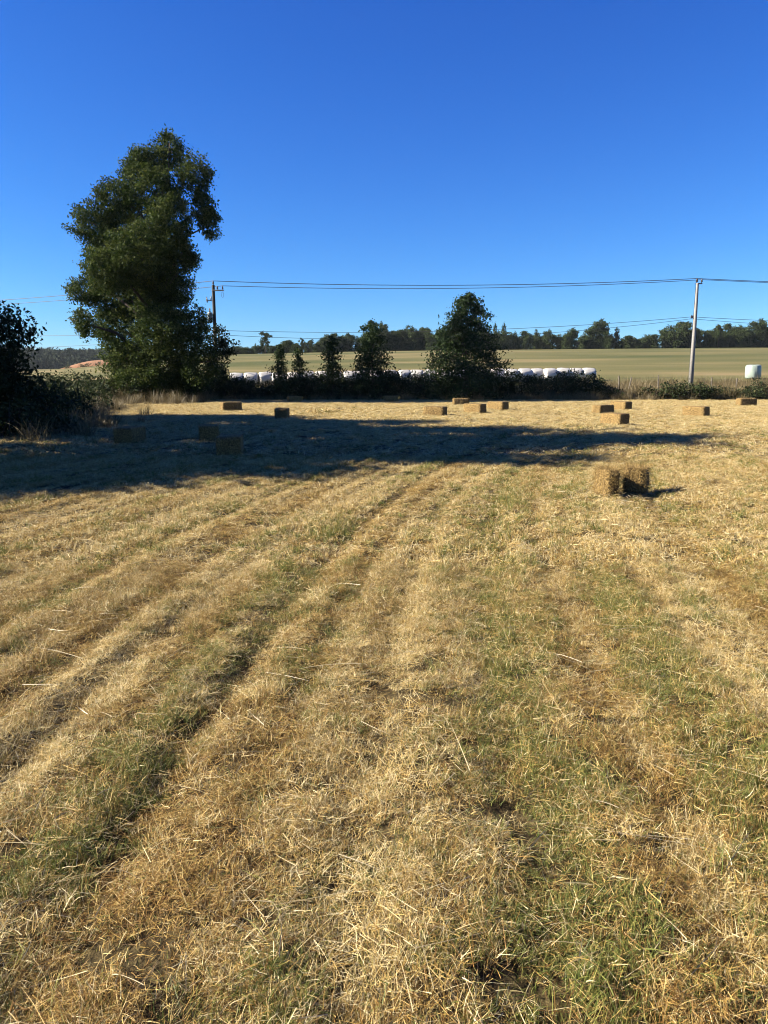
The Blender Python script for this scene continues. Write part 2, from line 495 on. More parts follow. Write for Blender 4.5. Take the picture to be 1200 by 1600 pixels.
field_layer('mown_stubble', .6, 6.5, 125, 1.6, c_near, NV, 1.0, 'dry mown stubble and green shoots along the mowing rows')
field_layer('mown_grass', 6.3, 16, 112, 2.2, c_mid, NV, 1.0, 'golden mown grass on the open part of the field')
field_layer('cut_grass', 15.5, 57.5, 17, 4.0, c_mid, NV, 2.3, 'short cut grass running up to the hedge')

def loose_straws(name, x, y, seed, lmin, lmax, w, label, drift=None):
    r_ = np.random.default_rng(seed)
    N = len(x)
    P = np.stack([x, y, height(x, y) + r_.uniform(.02, .06, N)], 1)
    az = r_.uniform(0, 6.283, N) if drift is None else r_.normal(drift, .6, N)
    v, t = blades(r_, P, r_.uniform(lmin, lmax, N) * r_.uniform(.4, 1, N), np.full(N, w) * r_.uniform(.7, 1.3, N), az, r_.normal(.05, .08, N), r_.normal(-.15, .25, N), r_.random(N), 5)
    return tag(link(name, quads_mesh(name, v, 4, t), M_straw), label, 'straw', kind='stuff')

x, y = field_points(1.2, 5, 44, .8)
loose_straws('loose_straw', x, y, 5, .10, .34, .0022, 'long pale straws lying loose over the mown stubble')
x, y = field_points(1.3, 6, 2.2, .6)
loose_straws('long_straw', x, y, 6, .30, .85, .0030, 'extra long straw stalks lying across the stubble', 2.6)
x, y = field_points(5, 16, 9, 1)
k = rg.random(len(x)) < .25 + .9 * pale_mask(x, y)
loose_straws('scattered_straw', x[k], y[k], 27, .12, .45, .0032, 'scattered straw stalks in the middle of the field')

# ------------------------------------------------------------------ foliage
def leaf_quads(P, size, rg, aspect=.55, droop=.35):
    N = len(P)
    d = rg.normal(size=(N, 3)); d[:, 2] -= droop; d = unit(d)
    s = unit(np.cross(d, rg.normal(size=(N, 3)) + np.array([0, 0, .9])))
    L = size[:, None]; W = L * aspect * .5
    a = P - d * L * .5; c = P + d * L * .5
    m_ = P - d * L * .05
    return np.stack([a, m_ + s * W, c, m_ - s * W], 1).reshape(-1, 3)

def blob_leaves(blobs, dens, per, sig, size, rg, shell=.5):
    """blobs: (centre, radii). Twig clumps mostly in the outer part of each blob"""
    out = []
    for c, r in blobs:
        c, r = np.array(c), np.array(r)
        area = (r[0] * r[1] + r[1] * r[2] + r[0] * r[2]) * 4.2
        k = max(4, int(area * dens))
        d = unit(rg.normal(size=(k, 3)))
        f = shell + (1.06 - shell) * rg.random(k) ** .6
        f = f * (1 + .16 * np.sin(d[:, 0] * 5 + c[0]) * np.sin(d[:, 2] * 6 + c[2]))
        cc = c + d * f[:, None] * r
        q = rg.integers(per // 2, per + per // 2, k)
        pp = np.repeat(cc, q, 0) + rg.normal(size=(q.sum(), 3)) * sig * np.array([1, 1, .75])
        out.append((pp, np.repeat(rg.normal(0, .17, k), q)))
    P = np.concatenate([a for a, b in out]); t = np.concatenate([b for a, b in out])
    sz = rg.uniform(.65, 1.35, len(P)) * size
    return P, sz, np.clip(.5 + t + rg.normal(0, .16, len(P)), 0, 1)

def crown_mesh(name, blobs, dens, per, sig, size, seed, **kw):
    r_ = np.random.default_rng(seed)
    P, sz, t = blob_leaves(blobs, dens, per, sig, size, r_, **kw)
    return quads_mesh(name, leaf_quads(P, sz, r_), 4, t)

def limb_paths(base, blobs, r0, top, seed, every=1):
    r_ = np.random.default_rng(seed)
    base, top = Vector(base), Vector(top)
    K = 9
    spine = []
    for i in range(K):
        t = i / (K - 1)
        p_ = base.lerp(top, t) + Vector((r_.normal(0, .12), r_.normal(0, .12), 0)) * (1 if 0 < i else 0)
        spine.append((p_, r0 * (1 - .88 * t) + (.25 * r0 if i == 0 else 0)))
    paths = [spine]
    for c, r in blobs[::every]:
        c = Vector(c)
        tz = min(max((c.z - base.z) / max(top.z - base.z, .1) - .16, .08), .93)
        s = base.lerp(top, tz)
        mid_ = s.lerp(c, .55) + Vector((0, 0, .12 * (c - s).length))
        rr = r0 * (1 - .85 * tz) * .5
        paths.append([(s, rr), (mid_, rr * .6), (c, rr * .3), (c + (c - mid_) * .5, rr * .12)])
    return paths

def tree(name, base, blobs, dens, per, sig, size, seed, leafm, r0, top, label, cat='tree', group=None, every=1, **kw):
    """blobs and top in world space; the crown and trunk hang under an Empty at the base"""
    base = Vector(base)
    root = empty(name, base)
    lb = [(Vector(c) - base, r) for c, r in blobs]
    link('trunk', tubes('trunk', limb_paths((0, 0, -.2), lb, r0, Vector(top) - base, seed, every)), M_bark, root, True)
    link('crown', crown_mesh('crown', [(tuple(c), r) for c, r in lb], dens, per, sig, size, seed, **kw), leafm, root)
    return tag(root, label, cat, group)

# the tall tree beside the left end of the hedge
DT = 54.0
pxm = DT / FPX
spec = [(268, 238, 22, 32), (216, 268, 28, 26), (306, 272, 22, 34), (245, 300, 44, 38), (183, 308, 28, 28), (147, 350, 32, 34), (200, 358, 48, 44), (262, 350, 36, 44),
        (316, 325, 17, 24), (328, 352, 13, 20), (160, 397, 28, 28), (228, 420, 50, 44), (283, 398, 20, 24), (300, 408, 11, 11), (136, 457, 28, 24), (185, 462, 46, 40), (250, 472, 46, 42),
        (131, 505, 12, 22), (190, 515, 44, 40), (258, 520, 46, 42), (306, 508, 20, 28), (200, 562, 40, 34), (262, 572, 46, 36), (312, 566, 28, 32), (225, 595, 45, 22), (290, 598, 40, 20), (172, 428, 42, 36), (262, 440, 36, 36), (215, 395, 50, 40), (235, 250, 26, 26)]
r5 = np.random.default_rng(77)
blobs = []
for (u, v, a, b) in spec:
    dd = r5.uniform(-3.0, 3.0) * (1 if a > 25 else .5)
    c = at_depth(u, v, DT + dd)
    blobs.append((tuple(c), (a * pxm * .93, max(a, 24) * pxm * 1.0, b * pxm * .93)))
base = at_depth(238, 626, DT); base.z = 0
top = at_depth(266, 225, DT)
tree('tall_tree', base, blobs, 6.2, 38, .20, .165, 5, M_leaf_big, .42, top, 'tall broadleaf tree with a leaning ragged crown beside the utility pole', shell=.42)

# ivy-like shrub around the foot of the wooden pole
b = at_depth(345, 622, 59.5); b.z = 0
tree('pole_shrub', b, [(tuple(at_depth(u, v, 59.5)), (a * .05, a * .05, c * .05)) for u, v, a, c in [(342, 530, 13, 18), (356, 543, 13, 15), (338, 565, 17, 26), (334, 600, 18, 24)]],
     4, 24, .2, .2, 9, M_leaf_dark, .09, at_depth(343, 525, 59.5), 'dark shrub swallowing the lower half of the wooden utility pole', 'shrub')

# young trees standing in the hedge
def layered(name, base, H, rad, prof, n, seed, leafm, label, size=.2, per=24):
    r_ = np.random.default_rng(seed)
    root = empty(name, base)
    paths = [[((0, 0, -.2), .028 * H ** .7 + .02), ((r_.normal(0, .05), r_.normal(0, .05), H * .5), .018 * H ** .7), ((r_.normal(0, .06), 0, H * .97), .012)]]
    P, T = [], []
    for i in range(n):
        t = .06 + .92 * (i + r_.random()) / n
        z = H * t
        a = i * 2.4 + r_.normal(0, .4)
        ln = rad * np.interp(t, *prof) * r_.uniform(.7, 1.18)
        rise = r_.uniform(.1, .6)
        pts = []
        for k in range(5):
            s = k / 4
            pts.append(Vector((math.cos(a) * ln * s, math.sin(a) * ln * s, z + ln * (rise * s - .55 * s * s))))
        paths.append([(q, .03 * (1 - s_ / 5) * H ** .3 * .6) for s_, q in enumerate(pts)])
        for k in range(1, 5):
            q = pts[k]
            m_ = int(per * (.4 + .25 * k) * (.4 + ln / rad))
            P.append(np.array(q) + r_.normal(size=(m_, 3)) * np.array([.16, .16, .10]) * (.55 + .35 * k * ln / rad) * (H / 5) ** .5)
            T.append(np.full(m_, r_.normal(0, .15)))
    P = np.concatenate(P); T = np.concatenate(T)
    sz = r_.uniform(.6, 1.3, len(P)) * size
    link('trunk', tubes('trunk', paths, 5), M_bark, root, True)
    link('crown', quads_mesh('crown', leaf_quads(P, sz, r_, .5, .5), 4, np.clip(.45 + T + r_.normal(0, .2, len(P)), 0, 1)), leafm, root)
    return tag(root, label, 'tree')

cone = ([0, .15, .5, .8, 1], [.75, 1, .8, .5, .12])
oval = ([0, .15, .4, .7, .9, 1], [.95, 1.0, .9, .62, .42, .12])
def young(u, vtop, D, wpx, n, seed, label, prof=cone, size=.19, per=24):
    b = at_depth(u, 620, D); b.z = 0
    Hh = at_depth(u, vtop, D).z
    layered('young_tree', b, Hh, wpx * D / FPX, prof, n, seed, M_leaf_young, label, size, per)
young(437, 537, 58.4, 14, 30, 31, 'slim young tree first out of the hedge past the wooden pole', size=.17, per=24)
young(468, 542, 58.8, 14, 24, 32, 'thin spindly young tree beside the slim one in the hedge', size=.17, per=24)
young(520, 524, 58.6, 20, 34, 33, 'mid-sized pointed young tree between the spindly and the bushy ones', size=.18, per=30)
young(582, 500, 58.6, 29, 52, 34, 'bushy rounded young tree standing in the middle of the hedge', oval, .19, 40)
young(728, 457, 57.8, 58, 105, 35, 'largest spreading dark young tree in the hedge with layered branches', oval, .2, 52)

# dark trees of the left field edge (partly beyond the frame; they throw the long shadow)
def round_tree(name, x, y, z0, Hh, rad, seed, leafm, label, group=None, dens=2.2, size=.22, per=24, cat='tree'):
    r_ = np.random.default_rng(seed)
    bl = [((x, y, z0 + Hh * .62), (rad * .72, rad * .72, Hh * .33))]
    for k in range(9):
        a = k * 2.4 + r_.normal(0, .3); t = r_.uniform(.22, .85)
        q = rad * .62 * math.sqrt(max(0.05, 1 - ((t - .5) / .52) ** 2))
        bl.append(((x + math.cos(a) * q, y + math.sin(a) * q, z0 + Hh * t), (rad * r_.uniform(.32, .5), rad * r_.uniform(.32, .5), Hh * r_.uniform(.11, .18))))
    return tree(name, (x, y, z0), bl, dens, per, .24, size, seed, leafm, .03 * Hh, (x, y, z0 + Hh * .9), label, cat, group, shell=.4)

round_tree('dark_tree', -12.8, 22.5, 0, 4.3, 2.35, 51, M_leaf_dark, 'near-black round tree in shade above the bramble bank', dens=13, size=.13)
EDGE = [(-14.5, 10.7, 6.6, 2.2, 'shortest leafy tree opening the field-edge row'), (-14.5, 12.6, 8.8, 2.5, 'second leafy tree in the field-edge row, next to the shortest'),
        (-14.3, 15.4, 11.0, 2.8, 'third leafy tree in the field-edge row, rising to the tallest'), (-14.4, 18.4, 13.6, 3.0, 'tallest leafy tree of the field edge, throwing the long shadow'),
        (-15.8, 22.3, 13.4, 3.2, 'tall leafy tree behind the near-black round tree'), (-17.6, 26.6, 11.4, 3.2, 'leafy tree of the field edge above the bramble bank'),
        (-19.4, 30.2, 9.8, 3.0, 'last leafy tree of the field-edge row, closing the shadow')]
for k, (x, y, Hh, rad, lb) in enumerate(EDGE):
    round_tree('edge_tree', x, y, 0, Hh, rad, 152 + k, M_leaf_big, lb, 'trees along the shaded field edge', dens=2.6, size=.3)

# bramble bank at the left and the hedge across the field
def bush(name, blobs_, seed, leafm, label, cat, dens=5, per=20, sig=.17, size=.13, group=None, stems=True):
    c0 = Vector(blobs_[0][0]); base = Vector((c0.x, c0.y, h1(c0.x, c0.y)))
    root = empty(name, base)
    r_ = np.random.default_rng(seed)
    lb = [(tuple(Vector(c) - base), r) for c, r in blobs_]
    link('foliage', crown_mesh('foliage', lb, dens, per, sig, size, seed, shell=.35), leafm, root)
    paths = []
    for c, r in lb:
        for k in range(5):
            a = r_.uniform(0, 6.28); q = r_.uniform(.2, .9)
            e = Vector((c[0] + math.cos(a) * r[0] * q, c[1] + math.sin(a) * r[1] * q, c[2] + r[2] * r_.uniform(.2, 1.05)))
            s = Vector((c[0] + r_.normal(0, .2), c[1] + r_.normal(0, .2), -.1))
            paths.append([(s, .018), (s.lerp(e, .6) + Vector((0, 0, .2)), .012), (e, .004)])
    link('stem', tubes('stem', paths, 4), M_bark, root)['kind'] = 'stuff'
    return tag(root, label, cat, group)

r6 = np.random.default_rng(88)
bk = []
for k in range(34):
    t = r6.random()
    yb = 18.5 + 26 * t
    xr = np.interp(yb, [18, 20, 25, 33, 44], [-9.3, -8.9, -9.9, -12.4, -16.0])
    xx = xr - r6.uniform(.4, 4.0)
    hh = np.interp(yb, [18, 22, 30, 45], [.75, 1.15, 1.45, 1.7]) * r6.uniform(.75, 1.1) * (1 if xr - xx > 1 else .7)
    bk.append(((xx, yb, hh * .5), (r6.uniform(.8, 1.4), r6.uniform(.9, 1.6), hh * .55)))
bush('bramble_bank', bk, 61, M_bramble, 'dark tangled bramble bank under the near-black round tree', 'bramble', dens=3.6, size=.14)
bk = []
for k in range(26):
    xx = r6.uniform(-25, -15.2); yb = r6.uniform(46, 55) + (xx + 20) * .3
    hh = r6.uniform(1.0, 1.9)
    bk.append(((xx, yb, hh * .5), (r6.uniform(.8, 1.5), r6.uniform(.8, 1.4), hh * .55)))
bush('bramble_thicket', bk, 62, M_bramble, 'rough bramble thicket around the foot of the tall tree', 'bramble', dens=2.2, size=.18)

bk = []
for xx in np.arange(-14.5, 16.6, .62):
    hh = 1.80 + .26 * math.sin(xx * .9) + r6.normal(0, .14)
    if xx > 11:
        hh += .1
    if xx < -3:
        hh -= .2
    if xx > 14.5:
        hh *= 1 - (xx - 14.5) * .14
    for q in range(2):
        bk.append(((xx + r6.normal(0, .2), HEDGE_Y + .6 + q * 1.0 + r6.normal(0, .2), hh * (.42 + .05 * q)), (.75, .85, hh * r6.uniform(.5, .6))))
bush('hedge', bk, 63, M_bramble, 'long dense dark hedge crossing the end of the mown field', 'hedge', dens=4.2, per=16, size=.17)

def low_bush(u, D, wpx, hpx_top, seed, label):
    c = at_depth(u, 610, D); w = wpx * D / FPX
    zt = at_depth(u, hpx_top, D).z
    bl = []
    rr = np.random.default_rng(seed)
    for k in range(9):
        xx = c.x + rr.uniform(-1, 1) * w * .42
        hh = zt * rr.uniform(.6, 1.0) * (1 - .35 * abs(xx - c.x) / (w * .5))
        bl.append(((xx, D + rr.uniform(-.6, .7), hh * .48), (w * .17 + .25, .7, hh * .52)))
    bush('bramble_bush', bl, seed, M_bramble, label, 'bush', dens=4.5, per=16, size=.17)
low_bush(1062, 58.2, 100, 589, 64, 'dark green bramble bush at the foot of the concrete pole')
low_bush(1196, 58.4, 66, 589, 65, 'green bush growing before the pale green bale')
low_bush(930, 58.6, 60, 596, 66, 'low scrubby bush ending the hedge by the fence posts')
low_bush(1138, 59.0, 40, 600, 67, 'low dry bush between the concrete pole and the pale green bale')

# tall dry grass along the hedge foot, the fence and the bramble edge
tg = []
for k in range(4):
    r_ = np.random.default_rng(900 + k)
    N = 90
    P = np.concatenate([r_.normal(0, .22, (N, 2)), np.zeros((N, 1))], 1)
    v, t = blades(r_, P, r_.uniform(.4, 1.1, N), r_.uniform(.010, .022, N), r_.uniform(0, 6.28, N), r_.uniform(1.0, 1.57, N), r_.uniform(-1.2, 0, N), r_.random(N), 4)
    me = quads_mesh('tall', v, 4, t); me.materials.append(M_tall); tg.append(me)
c_tall = source_collection('tall_clump', tg)
xs, ys, ss = [], [], []
def strip(x0, x1, y0, y1, k, smin, smax):
    xs.append(rg.uniform(x0, x1, k)); ys.append(rg.uniform(y0, y1, k)); ss.append(rg.uniform(smin, smax, k))
strip(16.3, 46, 58.2, 61.5, 620, .7, 1.35)
strip(16.3, 46, 57.3, 58.2, 110, .3, .9)
strip(16.5, 50, 61.5, 66, 800, .8, 1.35)
strip(9, 17, 57.0, 57.9, 90, .3, .8)
strip(-14, 12, 57.0, 57.8, 130, .2, .65)
strip(-24, -12, 47, 57, 150, .4, 1.1)
strip(-40, -14, 56, 66, 420, .7, 1.3)
strip(-14, 17, 62, 66, 240, .5, 1.0)
t = rg.random(120); yb = 19 + 27 * t
xs.append(np.interp(yb, [18, 20, 25, 33, 46], [-8.6, -8.2, -9.2, -11.7, -15.5]) + rg.normal(-.9, .9, 120)); ys.append(yb); ss.append(rg.uniform(.3, .85, 120))
xs, ys, ss = map(np.concatenate, (xs, ys, ss))
scatter('tall_dry_grass', c_tall, np.stack([xs, ys, height(xs, ys)], 1), rg.uniform(0, 6.28, len(xs)), np.stack([ss, ss, ss], 1), rg.integers(0, 4, len(xs)), 'tall dry grass fringing the hedge, fence and bramble bank', 'grass')

# ------------------------------------------------------------------ fence
fence = empty('wire_fence', (17.5, 60.3, 0))
px_posts = [(967, 590, .03), (987, 592, -.12), (1029, 589, .02), (1112, 592, .04), (1152, 594, -.03)]
tops = []
for u, v, lean in px_posts:
    tp = at_depth(u, v - 3, 60.3)
    bx = Vector((tp.x + lean * 3, 60.3, -.2)) - fence.location
    tl = tp - fence.location
    tops.append((tl, bx))
    link('post', tubes('post', [[(bx, .062), (bx.lerp(tl, .5), .058), (tl, .055)]], 8), M_post, fence)
for f in (.92, .62, .35):
    pts = [(b_.lerp(t_, f) + Vector((0, -.07, 0)), .004) for t_, b_ in tops]
    link('wire', tubes('wire', [pts], 4), M_wire, fence)
tag(fence, 'leaning wooden posts of a wire fence in tall dry grass', 'fence')

# ------------------------------------------------------------------ utility poles and lines
def lathe(c, prof, sides=10):
    return [(Vector(c) + Vector((0, 0, z)), r) for z, r in prof]

def box_mesh(name, size, loc=(0, 0, 0), bevel=.01):
    bm = bmesh.new()
    bmesh.ops.create_cube(bm, size=1)
    bmesh.ops.scale(bm, vec=size, verts=bm.verts)
    if bevel:
        bmesh.ops.bevel(bm, geom=bm.edges[:], offset=bevel, segments=1, affect='EDGES')
    bmesh.ops.translate(bm, vec=loc, verts=bm.verts)
    me = bpy.data.meshes.new(name); bm.to_mesh(me); bm.free()
    return me

def insulator(parent, loc, s=1.0):
    pr = [(0, .02), (.05, .02), (.06, .07), (.10, .045), (.12, .065), (.16, .04), (.18, .055), (.22, .03), (.24, .01)]
    o = link('insulator', tubes('insulator', [[(Vector((0, 0, z * s)), r * s) for z, r in pr]], 10), M_ceramic, parent, True)
    o.location = loc
    return o

pl_top = at_depth(333, 441, 61.5)
pr_top = at_depth(1090, 438, 64.0)
def wooden_pole(loc, Hh, label, full=True):
    root = empty('utility_pole', loc)
    link('shaft', tubes('shaft', [[((0, 0, -.3), .16), ((0, 0, Hh * .5), .135), ((0, 0, Hh - .35), .11), ((0, 0, Hh - .3), .11)]], 12), M_wood, root, True)
    link('bracket', box_mesh('bracket', (.95, .10, .10), (.36, -.14, Hh - .72)), M_steel, root)
    insulator(root, (0, 0, Hh - .30), 1.2)
    insulator(root, (.34, -.14, Hh - .67), 1.1)
    insulator(root, (.74, -.14, Hh - .67), 1.1)
    if full:
        j = []
        for q in range(9):
            a = q / 8 * math.pi * 2
            j.append((Vector((.72 + .09 * math.sin(a), -.14, Hh - 1.05 + .22 * math.cos(a))), .012))
        link('jumper', tubes('jumper', [j], 5), M_wire, root)
        tr = link('transformer', tubes('transformer', [[((-.34, 0, Hh - 3.15), .12), ((-.34, 0, Hh - 3.12), .19), ((-.34, 0, Hh - 2.45), .19), ((-.34, 0, Hh - 2.40), .20), ((-.34, 0, Hh - 2.34), .12)]], 14), M_tank, root, True)
        bs = link('bushing', tubes('bushing', [[((-.34, 0, Hh - 2.34), .05), ((-.34, 0, Hh - 2.25), .07), ((-.34, 0, Hh - 2.2), .04), ((-.34, 0, Hh - 2.12), .06), ((-.34, 0, Hh - 2.02), .02)]], 8), M_ceramic, tr, True)
        link('bracket', box_mesh('mount', (.22, .08, .12), (-.16, 0, Hh - 2.75)), M_steel, root)
        link('bracket', box_mesh('cut_out_arm', (.6, .07, .07), (-.28, 0, Hh - 1.45)), M_steel, root)
        link('fuse_cutout', tubes('fuse', [[((-.5, -.03, Hh - 1.62), .04), ((-.52, -.03, Hh - 1.42), .055), ((-.54, -.03, Hh - 1.2), .03)]], 8), M_ceramic, root, True)
        link('fuse_cutout', tubes('fuse', [[((-.22, -.03, Hh - 1.5), .035), ((-.2, -.03, Hh - 1.3), .05), ((-.2, -.03, Hh - 1.1), .025)]], 8), M_ceramic, root, True)
        link('spool_rack', box_mesh('spool', (.14, .08, .42), (.17, 0, Hh - 3.8)), M_steel, root)
        insulator(root, (.26, 0, Hh - 3.78), .8)
        insulator(root, (.26, 0, Hh - 4.1), .8)
    return tag(root, label, 'utility pole')

def concrete_pole(loc, Hh, label):
    root = empty('concrete_pole', loc)
    link('shaft', tubes('shaft', [[((0, 0, -.3), .21), ((0, 0, Hh * .5), .165), ((0, 0, Hh - .42), .12), ((0, 0, Hh - .36), .115)]], 14), M_conc, root, True)
    link('bracket', box_mesh('bracket', (.55, .09, .09), (.12, 0, Hh - .40)), M_steel, root)
    insulator(root, (-.05, 0, Hh - .36), 1.5)
    insulator(root, (.34, 0, Hh - .36), 1.3)
    link('bracket', box_mesh('spool', (.30, .12, .22), (-.20, 0, Hh - 3.0)), M_steel, root)
    insulator(root, (-.30, -.02, Hh - 3.1), 1.0)
    return tag(root, label, 'utility pole')

wl_loc = Vector((pl_top.x, 61.5, h1(pl_top.x, 61.5)))
cr_loc = Vector((pr_top.x, 64.0, h1(pr_top.x, 64)))
wooden_pole(wl_loc, pl_top.z - wl_loc.z + .1, 'dark wooden utility pole carrying a small transformer beside the tall tree')
concrete_pole(cr_loc, pr_top.z - cr_loc.z + .15, 'pale grey concrete utility pole rising from the bramble bush')
lf = Vector((-64, 97, h1(-64, 97))); rt = Vector((cr_loc.x + 44, 66.5, h1(cr_loc.x + 44, 66.5)))
wooden_pole(lf, 9.2, 'distant wooden utility pole past the tall tree, without a transformer', False)
concrete_pole(rt, cr_loc.z + pr_top.z - cr_loc.z + .1 - rt.z, 'next concrete utility pole along the line past the pale green bale')

def line(name, nodes_, sag, rad, label):
    pts = []
    for i in range(len(nodes_) - 1):
        a, b_ = Vector(nodes_[i]), Vector(nodes_[i + 1])
        for k in range(24 if i < len(nodes_) - 2 else 25):
            t = k / 24
            q = a.lerp(b_, t); q.z -= sag * 4 * t * (1 - t)
            pts.append((q, rad))
    o = link(name, tubes(name, [pts], 5), M_wire)
    return tag(o, label, 'power line', 'power lines strung between the poles')
lt = lf + Vector((0, 0, 9.2)); rtt = Vector((rt.x, rt.y, pr_top.z + .05))
off = lambda v, *d: tuple(Vector(v) + Vector(d))
line('power_line', [off(lt, 0, 0, 0), off(pl_top, 0, 0, .10), off(pr_top, -.05, 0, .14), off(rtt, 0, 0, .05)], .42, .025, 'highest power line running over the pole tops')
line('power_line', [off(lt, .74, -.14, -.40), off(pl_top, .74, -.14, -.28), off(pr_top, .34, 0, .05), off(rtt, .3, 0, -.05)], .42, .022, 'second power line just below the highest one')
line('power_line', [off(lt, .2, -.1, -2.9), off(pl_top, .28, 0, -3.62), off(pr_top, -.3, -.02, -2.85), off(rtt, 0, 0, -2.9)], .55, .016, 'upper of the two slack lower lines on the poles')
line('power_line', [off(lt, .2, -.1, -4.4), off(pl_top, .28, 0, -3.95), off(pr_top, -.3, -.02, -3.0), off(rtt, 0, 0, -3.05)], .85, .014, 'lower of the two slack lower lines on the poles')

# ------------------------------------------------------------------ round wrapped bales beyond the hedge
def round_bale_mesh(name, rad, ln, seed, upright=False):
    r_ = np.random.default_rng(seed)
    prof = [(-.5, 0.0), (-.5, .45), (-.49, .82), (-.455, .945), (-.38, 1.0), (-.12, 1.03), (.12, 1.03), (.38, 1.0), (.455, .945), (.49, .82), (.5, .45), (.5, 0.0)]
    S = 36
    V, F = [], []
    for i, (t, q) in enumerate(prof):
        for k in range(S):
            a = 2 * math.pi * k / S
            w = 1 + .028 * math.sin(a * 9 + i * 1.1 + seed) + .018 * math.sin(a * 17 - i * 2) + r_.normal(0, .007)
            if q < .9:
                w *= 1 + .07 * math.sin(a * 13 + seed)
            rr = rad * q * w
            tt = t * ln + (.035 * math.sin(a * 11 + seed) if abs(t) > .47 and q > 0.1 else 0)
            p_ = (rr * math.cos(a), rr * math.sin(a), tt) if upright else (tt, rr * math.cos(a), rr * math.sin(a) * (.96 if math.sin(a) > 0 else .9))
            V.append(p_)
    for i in range(len(prof) - 1):
        for k in range(S):
            F.append((i * S + k, i * S + (k + 1) % S, (i + 1) * S + (k + 1) % S, (i + 1) * S + k))
    me = indexed_mesh(name, V, F)
    me.polygons.foreach_set('use_smooth', np.ones(len(me.polygons), dtype=bool))
    return me

variants = [round_bale_mesh('silage_bale', .63, 1.22, 3 + k) for k in range(4)]
for me in variants:
    me.materials.append(M_wrap)
r7 = np.random.default_rng(4)
D0 = 70.0
xa, xb = at_depth(360, 590, D0).x, at_depth(929, 590, 73.5).x
nb = 27
for k in range(nb):
    t = k / (nb - 1)
    x = xa + .6 + (xb - xa - 1.2) * t + r7.normal(0, .05); y = D0 + 3.5 * t + r7.normal(0, .12)
    o = link('silage_bale', variants[k % 4])
    o.location = (x, y, h1(x, y) + .55)
    o.rotation_euler = (r7.uniform(-.1, .1), 0, r7.normal(.12, .10) + (math.pi if r7.random() < .5 else 0))
    o.scale = (1, 1, r7.uniform(.94, 1.05))
    tag(o, 'white plastic-wrapped round bale in the long row behind the hedge', 'silage bale', 'white wrapped bales in a row')
for (u, D, lb) in [(1176, 74.5, 'pale green wrapped round bale standing on end beyond the fence'), (1214, 76.5, 'second pale green wrapped bale beside the one standing on end')]:
    q = at_depth(u, 590, D); z = h1(q.x, D)
    me = round_bale_mesh('silage_bale', .68, 1.3, 20, True); me.materials.append(M_wrap_green)
    o = link('silage_bale', me); o.location = (q.x, D, z + .66)
    tag(o, lb, 'silage bale', 'pale green wrapped bales')

# ------------------------------------------------------------------ small rectangular straw bales
def bale_body(name, L, W, Hh, seed, soft=.22):
    bm = bmesh.new()
    bmesh.ops.create_cube(bm, size=1)
    bmesh.ops.scale(bm, vec=(L, W, Hh), verts=bm.verts)
    bmesh.ops.subdivide_edges(bm, edges=bm.edges[:], cuts=9, use_grid_fill=True)
    for v in bm.verts:
        c = v.co
        q = Vector((c.x / (L / 2), c.y / (W / 2), c.z / (Hh / 2)))
        # rounded edges
        m_ = sorted((abs(q.x), abs(q.y), abs(q.z)))
        rd = max(0, m_[1] - .75) * soft + max(0, m_[0] - .75) * .1
        c *= 1 - rd
        nz = mnoise.noise(Vector((c.x * 22, c.y * 6, c.z * 9)) + Vector((seed * 7.3, 0, 0)))
        n2_ = mnoise.noise(c * 4 + Vector((0, seed * 3.1, 0)))
        c += c.normalized() * (nz * .014 + n2_ * .02)
        # waist pressed in under the strings
        for sx in (-.24, .24):
            c.z *= 1 - .035 * math.exp(-((c.x / L - sx) / .035) ** 2)
    me = bpy.data.meshes.new(name); bm.to_mesh(me); bm.free()
    return me

def fringe(name, L, W, Hh, seed, N, w):
    r_ = np.random.default_rng(seed)
    f = r_.integers(0, 5, N)
    u, v = r_.uniform(-.5, .5, N), r_.uniform(-.5, .5, N)
    P = np.zeros((N, 3)); nm = np.zeros((N, 3))
    for k, (ax, sg) in enumerate([(0, 1), (0, -1), (1, 1), (1, -1), (2, 1)]):
        s = f == k
        oth = [a for a in (0, 1, 2) if a != ax]
        P[s, ax] = sg * .49; P[s, oth[0]] = u[s]; P[s, oth[1]] = v[s]; nm[s, ax] = sg
    P = P * np.array([L, W, Hh]) * .97
    d = unit(nm * .5 + r_.normal(0, .75, (N, 3)))
    az, el = np.arctan2(d[:, 1], d[:, 0]), np.arcsin(np.clip(d[:, 2], -1, 1))
    vv, t = blades(r_, P, r_.uniform(.03, .11, N), np.full(N, w) * r_.uniform(.6, 1.4, N), az, el, r_.normal(-.3, .4, N), np.clip(r_.normal(.55, .25, N), 0, 1), 2)
    return quads_mesh(name, vv, 4, t)

def make_bale(L, W, Hh, seed, nf, w, soft=.22):
    root = empty('straw_bale', (0, 0, 0))
    link('body', bale_body('body', L, W, Hh, seed, soft), M_bale, root, True).location = (0, 0, Hh / 2)
    for sx in (-.24, .24):
        rr = []
        hx, hz = W / 2 * .99, Hh / 2 * .985
        ring = [(-hx, -hz), (0, -hz * 1.0), (hx, -hz), (hx * 1.0, 0), (hx, hz), (0, hz), (-hx, hz), (-hx, 0), (-hx, -hz)]
        link('twine', tubes('twine', [[(Vector((sx * L, a, b_ + Hh / 2)), .006) for a, b_ in ring]], 5), M_twine, root)
    fr = link('loose_ends', fringe('loose_ends', L, W, Hh, seed, nf, w), M_bale_ends, root)
    fr.location = (0, 0, Hh / 2); fr['kind'] = 'stuff'
    return root

